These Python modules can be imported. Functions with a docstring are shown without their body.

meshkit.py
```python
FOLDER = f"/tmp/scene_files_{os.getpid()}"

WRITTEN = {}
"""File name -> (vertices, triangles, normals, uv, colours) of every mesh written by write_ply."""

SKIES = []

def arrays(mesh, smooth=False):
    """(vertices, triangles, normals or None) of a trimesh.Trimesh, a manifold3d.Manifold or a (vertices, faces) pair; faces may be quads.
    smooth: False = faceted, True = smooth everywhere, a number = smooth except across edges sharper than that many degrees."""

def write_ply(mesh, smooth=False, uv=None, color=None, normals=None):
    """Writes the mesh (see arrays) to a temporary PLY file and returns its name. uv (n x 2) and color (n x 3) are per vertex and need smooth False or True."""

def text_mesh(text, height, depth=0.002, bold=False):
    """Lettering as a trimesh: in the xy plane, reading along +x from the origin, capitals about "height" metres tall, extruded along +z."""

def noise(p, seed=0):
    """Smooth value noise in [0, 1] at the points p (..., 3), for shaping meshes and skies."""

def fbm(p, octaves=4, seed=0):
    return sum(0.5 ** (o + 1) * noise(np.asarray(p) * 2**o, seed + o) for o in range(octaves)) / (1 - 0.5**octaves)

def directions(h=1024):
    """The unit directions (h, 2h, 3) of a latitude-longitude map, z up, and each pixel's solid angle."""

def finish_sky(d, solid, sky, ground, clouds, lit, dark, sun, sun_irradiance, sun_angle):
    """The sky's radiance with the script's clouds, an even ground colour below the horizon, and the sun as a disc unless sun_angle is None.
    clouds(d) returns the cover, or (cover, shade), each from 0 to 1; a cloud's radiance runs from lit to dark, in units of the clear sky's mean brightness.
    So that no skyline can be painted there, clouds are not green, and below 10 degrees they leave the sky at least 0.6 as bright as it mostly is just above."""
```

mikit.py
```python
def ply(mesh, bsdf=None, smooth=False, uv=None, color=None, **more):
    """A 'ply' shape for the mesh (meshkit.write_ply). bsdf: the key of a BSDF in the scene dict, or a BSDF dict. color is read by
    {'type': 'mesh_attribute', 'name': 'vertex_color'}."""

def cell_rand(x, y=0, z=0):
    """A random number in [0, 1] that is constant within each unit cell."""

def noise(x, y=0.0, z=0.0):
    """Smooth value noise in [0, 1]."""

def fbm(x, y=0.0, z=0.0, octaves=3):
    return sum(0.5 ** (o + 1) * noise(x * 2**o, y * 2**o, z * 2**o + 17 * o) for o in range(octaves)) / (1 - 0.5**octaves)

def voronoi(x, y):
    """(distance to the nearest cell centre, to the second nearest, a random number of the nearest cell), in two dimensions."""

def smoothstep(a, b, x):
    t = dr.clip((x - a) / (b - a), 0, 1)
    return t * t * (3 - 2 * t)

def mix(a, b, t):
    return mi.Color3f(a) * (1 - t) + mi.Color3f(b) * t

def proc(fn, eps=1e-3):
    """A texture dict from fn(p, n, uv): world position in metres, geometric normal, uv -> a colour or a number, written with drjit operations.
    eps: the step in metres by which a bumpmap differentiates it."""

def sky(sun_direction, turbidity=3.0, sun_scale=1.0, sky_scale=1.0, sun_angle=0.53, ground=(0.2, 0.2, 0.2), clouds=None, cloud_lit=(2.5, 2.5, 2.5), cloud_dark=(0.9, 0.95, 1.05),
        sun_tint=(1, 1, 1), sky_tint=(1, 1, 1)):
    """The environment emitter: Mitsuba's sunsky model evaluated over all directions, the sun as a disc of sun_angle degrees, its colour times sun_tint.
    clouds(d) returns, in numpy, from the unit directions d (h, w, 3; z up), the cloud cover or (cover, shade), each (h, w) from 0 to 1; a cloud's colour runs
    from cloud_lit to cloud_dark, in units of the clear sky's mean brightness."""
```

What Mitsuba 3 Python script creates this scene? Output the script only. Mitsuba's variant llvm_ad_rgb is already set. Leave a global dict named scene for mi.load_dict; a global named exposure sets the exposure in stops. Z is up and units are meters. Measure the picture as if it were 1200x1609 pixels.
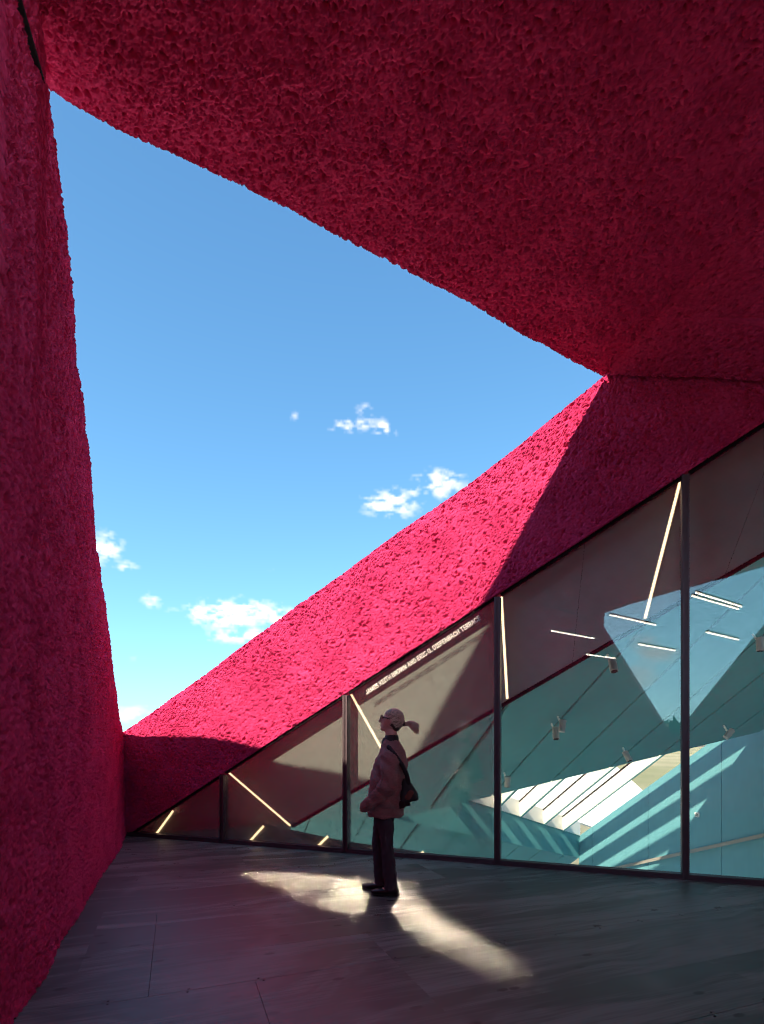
import math, random
import numpy as np, trimesh, mitsuba as mi, drjit as dr, mikit, meshkit
import manifold3d as m3d
from scipy.spatial import cKDTree
from shapely.geometry import Polygon, LineString, box as sbox
from shapely.ops import split as ssplit
from shapely import affinity

T = mi.ScalarTransform4f
rng = np.random.default_rng(11)
random.seed(11)
scene, labels = {}, {}

# ------------------------------------------------------------------ camera, sky, exposure
EYE = 1.35                                     # height of the lens above the terrace floor
F, HX, HY = 850.0, 600.0, 1168.0               # focal length and horizon point in pixels of the 1200 x 1609 photograph
scene['camera'] = {'type': 'perspective', 'fov': 2 * math.degrees(math.atan(600 / F)), 'fov_axis': 'x',
                   'to_world': T().look_at([0, 0, EYE], [0, 1, EYE], [0, 0, 1]),
                   'principal_point_offset_y': -(HY - 804.5) / 1609, 'near_clip': 0.05, 'far_clip': 4000.0}
STOPS = 9.0                                    # the whole scene is lit 9 stops down and exposed 9 stops up
LIT = 2.0 ** -STOPS
exposure = 1.3 + STOPS + 0.72
SUN_TRAVEL = np.array([0.4495, 0.5854, -0.6747])
E1, E2 = np.array([0.934, 0.357, 0.0]), np.array([-0.357, 0.934, 0.0])


def view_uv(px, py):
    return (px - HX) / F, (HY - py) / F


CLOUDS = [  # centre and half size in degrees-like tangent units, strength
    (*view_uv(556, 668), .048, .016, .85), (*view_uv(604, 673), .028, .016, 1.0), (*view_uv(575, 645), .02, .016, .6), (*view_uv(462, 655), .012, .014, .4),
    (*view_uv(612, 792), .052, .026, 1.1), (*view_uv(690, 762), .05, .03, .9), (*view_uv(655, 772), .03, .02, .6),
    (*view_uv(168, 862), .03, .03, 1.0), (*view_uv(196, 890), .03, .012, .6), (*view_uv(238, 942), .026, .02, .6),
    (*view_uv(362, 964), .085, .024, 1.5), (*view_uv(318, 962), .04, .016, .9), (*view_uv(420, 966), .05, .018, 1.0), (*view_uv(378, 998), .06, .015, 1.0),
    (*view_uv(205, 1032), .02, .01, .35), (*view_uv(195, 1122), .08, .018, .7), (*view_uv(424, 898), .012, .008, .3)]


def clouds(d):
    y = np.maximum(d[..., 1], 1e-3)
    u, v = d[..., 0] / y, d[..., 2] / y
    p = d / np.maximum(d[..., 2:] + 0.25, 0.05)
    n = meshkit.fbm(np.stack([u * 38, v * 80, u * 0], -1), 5, 3)
    fine = meshkit.fbm(np.stack([u * 100 + 5, v * 190, u * 0 + 2], -1), 4, 9)
    c = np.zeros(d.shape[:2])
    for cu, cv, su, sv, k in CLOUDS:
        c = np.maximum(c, k * np.exp(-((u - cu) / su) ** 2 - ((v - cv) / sv) ** 2))
    grainy = np.clip((n * .62 + fine * .38 - .30) * 2.6, 0, 1.3)
    cover = np.clip((c * grainy * 1.25 - .20) * 1.5, 0, .95) * (d[..., 1] > 0.05)
    n2 = meshkit.fbm(p * 3.1, 5, 21)
    cover = np.maximum(cover, np.clip((n2 - 0.66) * 5, 0, .8) * (d[..., 1] < -0.3))
    shade = np.clip((n - .5) * .8, 0, .5)
    return cover, shade


scene['sky_light'] = {'sampling_weight': 150.0, **mikit.sky(-SUN_TRAVEL, turbidity=2.6, sun_scale=1.9 * LIT, sky_scale=1.46 * LIT, sun_angle=0.9, ground=(.22, .2, .18), clouds=clouds,
                         cloud_lit=(2.3, 2.25, 2.25), cloud_dark=(1.2, 1.3, 1.5), sky_tint=(.99, 1.38, 1.37), sun_tint=(1.0, .97, .93))}


# ------------------------------------------------------------------ frames
def ray(px, py):
    return np.array([(px - HX) / F, 1.0, (HY - py) / F])


CAM = np.array([0, 0, EYE])


def on_floor(px, py):
    r = ray(px, py)
    return CAM - r * EYE / r[2]


G0, G1 = on_floor(200, 1313), on_floor(1200, 1392)
G = (G1 - G0) / np.linalg.norm(G1 - G0)        # along the glass wall, left to right
N = np.array([G[1], -G[0], 0.0])               # out of the glass wall, towards the terrace
UP = np.array([0, 0, 1.0])


def on_plane(px, py, p0, n):
    r = ray(px, py)
    return CAM + r * (n @ (p0 - CAM)) / (n @ r)


def gz(px, py, off=0.0):
    """A sight line cut with the glass wall's plane (off metres towards the terrace): (distance along the wall, height)."""
    p = on_plane(px, py, G0 + N * off, N)
    return np.array([(p - G0) @ G, p[2]])


def wall_pt(u, z, off=0.0):
    return G0 + G * u + N * off + UP * z


# ------------------------------------------------------------------ materials
def C(*rgb):
    return {'type': 'rgb', 'value': list(rgb)}


def mat(name, base, rough=.6, **kw):
    scene[name] = {'type': 'twosided', 'bsdf': {'type': 'principled', 'base_color': base if isinstance(base, dict) else C(*base), 'roughness': rough, **kw}}
    return name


def pink_fn(p, n, uv):
    a = mikit.fbm(p.x * 3, p.y * 3, p.z * 3, 3)
    b = mikit.noise(p.x * 55, p.y * 55, p.z * 55)
    return mikit.mix((.45, .026, .115), (.60, .047, .178), mikit.smoothstep(.25, .75, a * .6 + b * .4))


PINK = mat('pink_spray', mikit.proc(pink_fn), .92, specular=.12)


def grain(p):
    e = p.x * .934 + p.y * .357
    q = -p.x * .357 + p.y * .934
    row = dr.floor(q / 1.21)
    k = mikit.cell_rand(row, dr.floor(e / 4.88 + row * .37))
    warp = mikit.fbm(e * .9 + k * 31, q * 2.2 + k * 17, 0, 3)
    rings = mikit.fbm(e * .55 + k * 9, q * 7 + warp * 5.0, k * 7, 4)
    lines = dr.abs(dr.sin(q * 70 + warp * 42 + k * 20))
    fine = mikit.noise(e * 7, q * 150, k * 5)
    return rings, lines, fine, k, warp


def floor_fn(p, n, uv):
    rings, lines, fine, k, warp = grain(p)
    streak = mikit.fbm((p.x * .934 + p.y * .357) * 1.6 + k * 13, (-p.x * .357 + p.y * .934) * 26, k, 3)
    t = dr.clip(rings * 1.9 - .62 + (streak - .5) * .55 + (lines - .6) * .07 * mikit.smoothstep(.35, .65, warp) + (fine - .5) * .34, 0, 1)
    c = mikit.mix((.048, .057, .053), (.158, .182, .168), mikit.smoothstep(.1, .85, t))
    knot = mikit.voronoi((p.x * .934 + p.y * .357) * 2.3, (-p.x * .357 + p.y * .934) * 4.5)
    c = mikit.mix(c, (.022, .020, .019), mikit.smoothstep(.11, .05, knot[0]) * mikit.smoothstep(.62, .72, knot[2]))
    worn = mikit.smoothstep(.62, .8, mikit.fbm(p.x * 1.3, p.y * 1.3, 3, 4))
    c = mikit.mix(c, (.24, .24, .23), worn * .35)
    return mikit.mix(c, c * .82, k)


def floor_rough(p, n, uv):
    rings, lines, fine, k, warp = grain(p)
    return dr.clip(.42 + .14 * rings + .12 * (fine - .5), .2, .8)


def floor_bump(p, n, uv):
    rings, lines, fine, k, warp = grain(p)
    return fine * .5 + rings * .6 + lines * .25


scene['deck_paint'] = {'type': 'twosided', 'bsdf': {'type': 'bumpmap', 'arbitrary': mikit.proc(floor_bump, eps=2e-3), 'scale': .0016,
                       'bsdf': {'type': 'principled', 'base_color': mikit.proc(floor_fn), 'roughness': mikit.proc(floor_rough), 'eta': 2.0, 'main_specular_sampling_rate': 10.0}}}
mat('dark_gap', (.012, .011, .012), .9)
mat('sill_wall', (.22, .21, .20), .8)
mat('metal_frame', (.145, .115, .14), .52, metallic=.92)
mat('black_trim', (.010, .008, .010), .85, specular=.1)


def felt_fn(p, n, uv):
    a = mikit.fbm(p.x * 9, p.y * 9, p.z * 9, 4)
    b = mikit.noise(p.x * 140, p.y * 140, p.z * 140)
    return mikit.mix((.31, .325, .32), (.42, .435, .425), a * .6 + b * .4)


mat('felt_lining', mikit.proc(felt_fn), .95)


def teal_fn(p, n, uv):
    a = mikit.fbm(p.x * .9, p.y * .9, p.z * .9, 3)
    b = mikit.fbm(p.x * 12, p.y * 12, p.z * 2.5, 3)
    return mikit.mix((.070, .265, .295), (.095, .325, .355), a * .7 + b * .3)


def blue_fn(p, n, uv):
    a = mikit.fbm(p.x * 1.1, p.y * 1.1, p.z * 1.1, 3)
    b = mikit.fbm(p.x * 14, p.y * 14, p.z * 3, 3)
    return mikit.mix((.10, .30, .37), (.14, .37, .44), a * .6 + b * .4)


mat('teal_panel', mikit.proc(teal_fn), .6)
mat('blue_panel', mikit.proc(blue_fn), .6)
mat('cream_paint', (.80, .785, .745), .6)
mat('white_paint', (.78, .78, .76), .5)
mat('spot_grey', (.40, .40, .39), .5)
mat('grey_rail', (.30, .28, .26), .45)
mat('sill_grey', (.20, .21, .19), .7)
mat('lettering_white', (.55, .55, .55), .5)


def glass_bsdf(k):
    return {'type': 'blendbsdf', 'weight': k, 'a': {'type': 'thindielectric', 'int_ior': 1.3, 'specular_reflectance': 0.0, 'specular_transmittance': C(.86, .93, .93)},
            'b': {'type': 'twosided', 'bsdf': {'type': 'roughconductor', 'alpha': .0082, 'specular_reflectance': C(.95, .95, .9)}}}


scene['coated_glass'] = glass_bsdf(.44)
scene['clear_glass'] = {'type': 'thindielectric', 'int_ior': 1.85, 'specular_transmittance': C(.86, .93, .93)}
LED = 2.8 * LIT / 2.0 ** 1.9


def lamp_entry(mesh, rgb=(1.0, .655, .36), k=1.0):
    return mikit.ply(mesh, 'lettering_white', emitter={'type': 'area', 'radiance': C(*[c * LED * k for c in rgb])})


# ------------------------------------------------------------------ mesh helpers
def put(key, mesh, bsdf, smooth=False, **kw):
    if key in scene:
        i = 1
        while f'{key}_{i:03d}' in scene:
            i += 1
        key = f'{key}_{i:03d}'
    scene[key] = mikit.ply(mesh, bsdf, smooth=smooth, **kw)
    return key


def free(key):
    taken = lambda k: k in labels or k in scene
    if not taken(key):
        return key
    i = 1
    while taken(f'{key}_{i:03d}'):
        i += 1
    return f'{key}_{i:03d}'


def thing(key, label, cat=None, group=None, kind=None):
    key = free(key)
    labels[key] = {'label': label}
    if cat: labels[key]['category'] = cat
    if group: labels[key]['group'] = group
    if kind: labels[key]['kind'] = kind
    return key


def frame_box(c, ax, ay, az, sx, sy, sz):
    """A box centred at c with half sizes along three axes."""
    b = trimesh.creation.box((2, 2, 2))
    M = np.stack([np.asarray(ax) * sx, np.asarray(ay) * sy, np.asarray(az) * sz], 1)
    v = b.vertices @ M.T + np.asarray(c)
    f = b.faces if np.linalg.det(M) > 0 else b.faces[:, ::-1]
    return trimesh.Trimesh(v, f, process=False)


def bar(a, b, w, d, side):
    """A bar from a to b, w wide along side, d deep across."""
    a, b, side = map(lambda x: np.asarray(x, float), (a, b, side))
    t = b - a
    L = np.linalg.norm(t)
    t = t / L
    s = side - t * (side @ t)
    s /= np.linalg.norm(s)
    return frame_box((a + b) / 2, t, s, np.cross(t, s), L / 2, w / 2, d / 2)


def slab(poly, o, ax, ay, thick):
    """A polygon in the plane (o, ax, ay), extruded by thick along -(ax x ay) (its face lies in the plane)."""
    out = []
    for g in getattr(poly, 'geoms', [poly]):
        if g.is_empty or g.area < 1e-5:
            continue
        m = trimesh.creation.extrude_polygon(g, thick, engine='earcut')
        az = np.cross(ax, ay)
        v = np.asarray(o) + m.vertices[:, :1] * ax + m.vertices[:, 1:2] * ay + (m.vertices[:, 2:] - thick) * az
        out.append(trimesh.Trimesh(v, m.faces, process=False))
    return trimesh.util.concatenate(out) if out else None


# ------------------------------------------------------------------ rough sprayed surfaces
def cells(q, lo, hi, cell, r, k):
    """Distances from q to the k nearest of a jittered set of points, and which."""
    nx, ny = np.ceil((hi - lo) / cell).astype(int)
    ii, jj = np.meshgrid(np.arange(nx), np.arange(ny), indexing='ij')
    pts = lo + (np.stack([ii, jj], -1).reshape(-1, 2) + r.random((nx * ny, 2)) * 1.15) * cell
    d, i = cKDTree(pts).query(q, k=k, workers=-1)
    return d, i, len(pts)


def lumps(p2, seed, size=1.0):
    """Height of the sprayed foam at plane points (n x 2) in metres: a crust of thin ridges round pits of many sizes."""
    r = np.random.default_rng(seed)
    p2 = p2 / size
    lo, hi = p2.min(0) - .2, p2.max(0) + .2
    w = np.stack([meshkit.fbm(np.c_[p2 * 24, np.full(len(p2), seed)], 3, seed), meshkit.fbm(np.c_[p2 * 24, np.full(len(p2), seed + 5.5)], 3, seed + 3)], 1) - .5
    q = p2 + w * .028
    big = meshkit.fbm(np.c_[p2 * 2.4, np.full(len(p2), seed)], 4, seed + 8) - .5
    out = np.zeros(len(p2))
    for cell, amp in ((.0255, .0140), (.0145, .0090)):
        d, i, n = cells(q, lo, hi, cell, r, 2)
        depth = (.25 + .75 * r.random(n) ** 1.3)[i[:, 0]]
        gap = np.clip((d[:, 1] - d[:, 0]) / (cell * .62), 0, 1)
        out -= amp * depth * gap ** .75
    d, i, n = cells(q, lo, hi, .065, r, 1)
    rr = np.where(r.random(n) < .5, .007 + .012 * r.random(n) ** 1.5, 1e-4)[i]
    out -= .024 * np.exp(-(d / rr) ** 2)
    fine = meshkit.noise(np.c_[p2 * 95, np.full(len(p2), seed)], seed + 4) - .5
    return size * (out * (1 + .6 * big) + .012 + fine * .004) + .045 * big


def rough_surface(P, plane2, seed, thick, gain=1.0, size=1.0):
    """P: grid (nu, nv, 3) facing its viewers along du x dv. Displaced, with its border folded back by the vector thick and closed behind."""
    nu, nv = P.shape[:2]
    du, dv = np.gradient(P, axis=0), np.gradient(P, axis=1)
    n = np.cross(du, dv)
    n /= np.linalg.norm(n, axis=-1, keepdims=True)
    h = lumps(plane2.reshape(-1, 2), seed, size).reshape(nu, nv) * gain
    V = P + n * h[..., None]
    idx = np.arange(nu * nv).reshape(nu, nv)
    quads = np.stack([idx[:-1, :-1], idx[1:, :-1], idx[1:, 1:], idx[:-1, 1:]], -1).reshape(-1, 4)
    loop = np.concatenate([idx[:, 0], idx[-1, 1:], idx[-2::-1, -1], idx[0, -2:0:-1]])
    m = len(loop)
    back = V.reshape(-1, 3)[loop] + thick
    b0 = nu * nv
    k = np.arange(m)
    side = np.stack([loop, b0 + k, b0 + (k + 1) % m, np.roll(loop, -1)], -1)
    cu, cv = np.unique(np.linspace(0, nu - 1, 40).astype(int)), np.unique(np.linspace(0, nv - 1, 30).astype(int))
    Bk = (P[np.ix_(cu, cv)] + np.asarray(thick) * .97).reshape(-1, 3)
    bi = b0 + m + np.arange(len(Bk)).reshape(len(cu), len(cv))
    bq = np.stack([bi[:-1, :-1], bi[:-1, 1:], bi[1:, 1:], bi[1:, :-1]], -1).reshape(-1, 4)
    return np.vstack([V.reshape(-1, 3), back, Bk]), np.vstack([quads, side, bq])


def steps(a, b, fn):
    """Positions from a to b with local spacing fn(x)."""
    x, out = a, [a]
    while x < b:
        x += fn(x)
        out.append(min(x, b))
    return np.array(out)


# the opening's corners and rims, found from the sight lines and the shadows that the rims cast
RIM_LEFT = np.array([(7.93, -3.795, 1.51), (7.60, -3.69, 1.75), (6.854, -3.427, 2.302), (6.10, -3.11, 2.84), (5.328, -2.821, 3.281), (4.62, -2.50, 3.71), (4.11, -2.29, 4.01), (3.914, -2.224, 4.15),
                     (3.60, -2.085, 4.385), (3.321, -1.973, 4.59), (3.10, -1.895, 4.75), (2.917, -1.829, 4.894)])     # y, x, z from the far corner to the near one
RIM_TOP = np.array([(-2.38, 3.05, 5.29), (-2.029, 3.236, 5.282), (-1.631, 3.465, 5.262), (-.905, 3.847, 5.278), (-.199, 4.239, 5.255), (.547, 4.645, 5.245), (1.314, 5.078, 5.209), (1.912, 5.418, 5.176), (2.296, 5.625, 5.170)])

RIM_TOP[:-1] = np.array([0, 0, EYE]) + (RIM_TOP[:-1] - [0, 0, EYE]) * np.linspace(.992, .997, len(RIM_TOP) - 1)[:, None]


def base_x(y):
    return -3.615 + (7.55 - y) * .3717


REAR = -1.2                                    # the terrace's rear wall, behind the camera


def left_top(y):
    near = y < 2.917
    i = np.argsort(RIM_LEFT[:, 0])
    x = np.where(near, base_x(y) + .066, np.interp(y, RIM_LEFT[i, 0], RIM_LEFT[i, 1]))
    z = np.where(near, 4.894 + np.clip((2.917 - y) * 2.6, 0, .40) - np.clip(2.76 - y, 0, 9) * .21, np.interp(y, RIM_LEFT[i, 0], RIM_LEFT[i, 2]))
    return x, z


def make_left_wall():
    y = steps(REAR - .3, 8.08, lambda v: .07 if v < 2.25 else np.clip(.0030 * v, .0080, .018))[::-1]
    t = np.linspace(0, 1, 560)
    x1, z1 = left_top(y)
    x0 = base_x(y)
    lean = t[None] + 0 * y[:, None]
    P = np.stack([x0[:, None] + (x1 - x0)[:, None] * lean, y[:, None] + 0 * lean, -.03 + (z1 + .03)[:, None] * lean], -1)
    P = P[::-1]                                # near to far so that du x dv points at the terrace
    q = np.stack([P[..., 1] * 1.067, P[..., 2]], -1)
    nrm = np.cross(P[1, 0] - P[0, 0], P[0, 1] - P[0, 0])
    if nrm[0] < 0:
        P, q = P[::-1], q[::-1]
    return rough_surface(P, q, 3, np.array([-.40, -.14, 0]), 1.45, 1.35)


k = thing('pink_side_wall', 'tall pink wall of rough sprayed foam at the left, its far end tapering down to the glazing', 'wall')
scene[k] = mikit.ply(make_left_wall(), PINK, smooth=True)

scene[free('pink_canopy__seam_shade_bar')] = mikit.ply(trimesh.util.concatenate([bar((-1.800, 2.835, 4.83), (-1.632, 2.383, 4.68), .055, .026, [1.0, 0, 0]), bar((-1.632, 2.375, 4.677), (base_x(REAR) + .06, REAR, 4.20), .05, .026, [1.0, 0, 0])]), 'black_trim')  # near-black bars that stand in for the shade in the wall and canopy seam
CREASE_DIR = np.array([gz(1200, 600)[0] - gz(947, 590)[0], gz(1200, 600)[1] - gz(947, 590)[1]])
B_UZ = gz(947, 590)


def crease(u):
    return B_UZ[1] + (u - B_UZ[0]) * CREASE_DIR[1] / CREASE_DIR[0]


U_END = B_UZ[0] + 3.6                           # the glazed wall's far right end, out of the picture


def make_canopy():
    seg = np.r_[0, np.cumsum(np.linalg.norm(np.diff(RIM_TOP, axis=0), axis=1))]
    L1 = seg[-1]
    Bp = RIM_TOP[-1]
    L = L1 + (U_END - B_UZ[0])
    a = steps(0, L, lambda v: .0066 if v < L1 + 1.7 else .05)
    front = np.stack([np.interp(a, seg, RIM_TOP[:, i]) for i in range(3)], -1)
    past = a > L1
    u = B_UZ[0] + (a - L1)
    front[past] = np.stack([wall_pt(x, crease(x), .03) for x in u[past]])
    ra = a / L
    rear_l, rear_r = np.array([base_x(REAR) - .36, REAR, 4.30]), np.array([6.6, REAR, 5.2])
    rear = rear_l + (rear_r - rear_l) * ra[:, None]
    t = np.r_[np.linspace(0, .30, 26)[:-1], np.linspace(.30, 1, 600)]
    P = rear[:, None] + (front - rear)[:, None] * t[None, :, None]
    P[..., 2] += .10 * np.sin(np.pi * np.clip(t, 0, 1))[None] * np.sin(np.pi * np.clip(ra * 1.1, 0, 1))[:, None]
    nrm = np.cross(P[1, 10] - P[0, 10], P[0, 11] - P[0, 10])
    if nrm[2] > 0:
        P = P[::-1]
    return rough_surface(P, P[..., :2], 7, np.array([-.36, -.47, .45]), 1.2, 1.05)


k = thing('pink_canopy', 'huge pink overhead canopy of rough sprayed foam that fills the top right of the view', 'canopy')
scene[k] = mikit.ply(make_canopy(), PINK, smooth=True)

scene[free('pink_canopy__sun_leak_cover')] = mikit.ply(bar(wall_pt(B_UZ[0] + .02, crease(B_UZ[0] + .02) + .16, .22), wall_pt(U_END, crease(U_END) + .16, .22), .9, .10, N), PINK)  # hidden slab added over the crease to stop sun leaking onto the band
RIM_RIGHT_PX = [(193, 1150), (240, 1117), (322, 1058), (408, 994), (470, 948), (535, 902), (580, 868), (650, 818), (700, 785), (760, 742), (820, 695), (880, 645), (947, 590)]
RIM_RIGHT = np.array([gz(*p) for p in RIM_RIGHT_PX])
HEAD0, HEAD1 = gz(200, 1311), gz(1200, 661)    # the glass wall's head, a straight slope


def head(u):
    return HEAD0[1] + (u - HEAD0[0]) * (HEAD1[1] - HEAD0[1]) / (HEAD1[0] - HEAD0[0])


def band_top(u):
    return np.where(u < B_UZ[0], np.interp(u, RIM_RIGHT[:, 0], RIM_RIGHT[:, 1]), crease(u) + np.clip((u - B_UZ[0] - .02) * 1.3, 0, .22))


def make_band():
    u = steps(-.25, U_END, lambda v: .0070 if v < 8.0 else .06)
    z0, z1 = np.maximum(head(u), -.02), band_top(u)
    z1 = np.maximum(z1, z0 + .05)
    t = np.linspace(0, 1, 270)
    Z = z0[:, None] + (z1 - z0)[:, None] * t[None]
    P = G0 + G * u[:, None, None] + UP * Z[..., None] + N * -.028
    nrm = np.cross(P[1, 0] - P[0, 0], P[0, 1] - P[0, 0])
    q = np.stack([u[:, None] + 0 * Z, Z], -1)
    if nrm @ N < 0:
        P, q = P[::-1], q[::-1]
    return rough_surface(P, q, 17, N * -.16, 1.1, 1.12)


k = thing('pink_parapet', 'sloping pink band of rough sprayed foam above the glass, half in bright sun', 'wall')
scene[k] = mikit.ply(make_band(), PINK, smooth=True)

# closing walls behind and beside the camera, out of the picture: they keep the terrace in shade and stand in the glass as reflections
def reflect_to_rear(px, py):
    p = on_plane(px, py, G0 + N * -.09, N)
    r = ray(px, py)
    r = r - 2 * (r @ N) * N
    return p + r * (REAR - p[1]) / r[1]


VEE = [reflect_to_rear(*p) for p in ((930, 965), (1290, 838), (1290, 868), (1085, 1122), (1052, 1160))]
XR = wall_pt(U_END, 0)[0]
rear_poly = Polygon([(base_x(REAR) - .5, -.05), (7.2, -.05), (7.2, 6.2), (base_x(REAR) - .5, 6.2)]).difference(Polygon([(p[0], p[2]) for p in VEE]).buffer(.001))
k = thing('pink_rear_wall', 'pink foam wall with a pointed opening, seen mirrored in the right panes', 'wall')
scene[k] = mikit.ply(slab(rear_poly, np.array([0, REAR - .02, 0]), np.array([-1.0, 0, 0]), UP, .3) if False else slab(affinity.scale(rear_poly, -1, 1, origin=(0, 0)), np.array([0, REAR - .02, 0]), np.array([-1.0, 0, 0]), UP, .3), PINK)
end = wall_pt(U_END, 0)
k = thing('pink_end_wall', 'pink foam wall closing the terrace beyond the right edge of the view', 'wall')
scene[k] = mikit.ply(frame_box((end[0] + .1, (end[1] + REAR) / 2, 2.8), [1, 0, 0], [0, 1, 0], UP, .12, (end[1] - REAR) / 2 + .3, 3.0), PINK)

k = thing('added_sun_block', 'grey block added behind the terrace to keep the sun out, out of the view', 'blocker')
scene[k] = mikit.ply(frame_box((-6.2, -6.4, .7), [1, 0, 0], [0, 1, 0], UP, 3.0, 3.4, 9.6), 'sill_wall')  # unseen mass, added only to block sun from the rear opening

# ------------------------------------------------------------------ terrace floor of painted boards
k = thing('terrace_floor', 'dark grey painted timber boards of the terrace', kind='structure')
floor_poly = Polygon([tuple(wall_pt(-.05, 0, -.02)[:2]), tuple(wall_pt(U_END, 0, -.02)[:2]), (end[0] - .02, REAR - .25), (base_x(REAR) - .02, REAR - .25)])
big = Polygon([tuple(wall_pt(-.6, 0, -.16)[:2]), tuple(wall_pt(U_END + .3, 0, -.16)[:2]), (end[0] + .3, REAR - .4), (base_x(REAR) - .7, REAR - .4)])
scene[k] = mikit.ply(slab(big, np.array([0, 0, -.024]), np.array([1.0, 0, 0]), np.array([0, 1.0, 0]), .2), 'dark_gap')
ROWS = [-4.2, -2.95, -1.73, -.51, .71, 1.93, 3.14, 4.63, 5.85, 7.07, 8.3, 9.5]
for i in range(len(ROWS) - 1):
    x = .425 - 2 * 4.88 if ROWS[i] == 1.93 else -9 + rng.uniform(0, 4.88)
    while x < 9:
        cell = sbox(x + .0014, ROWS[i] + .0014, x + 4.8786, ROWS[i + 1] - .0014)
        c = Polygon([tuple((E1 * a + E2 * b)[:2]) for a, b in cell.exterior.coords]).intersection(floor_poly)
        if c.area > .002:
            put(k + '__board', slab(c, np.array([0, 0, rng.uniform(-.0012, .0)]), np.array([1.0, 0, 0]), np.array([0, 1.0, 0]), .02), 'deck_paint')
        x += 4.88
screws = []
for i in range(len(ROWS)):
    for e in np.arange(-4, 5, .406):
        for s in (-.018, .018):
            p = E1 * (e + rng.uniform(-.02, .02)) + E2 * (ROWS[i] + s)
            if floor_poly.buffer(-.05).contains(Polygon([p[:2], p[:2] + [.001, 0], p[:2] + [0, .001]]).centroid) and rng.random() < .8:
                c = trimesh.creation.cylinder(.0065, .003, sections=8)
                c.apply_translation(p + UP * .0003)
                screws.append(c)
put(k + '__screw_head', trimesh.util.concatenate(screws), 'dark_gap')
labels[k + '__screw_head'] = {'kind': 'stuff'}

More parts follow.
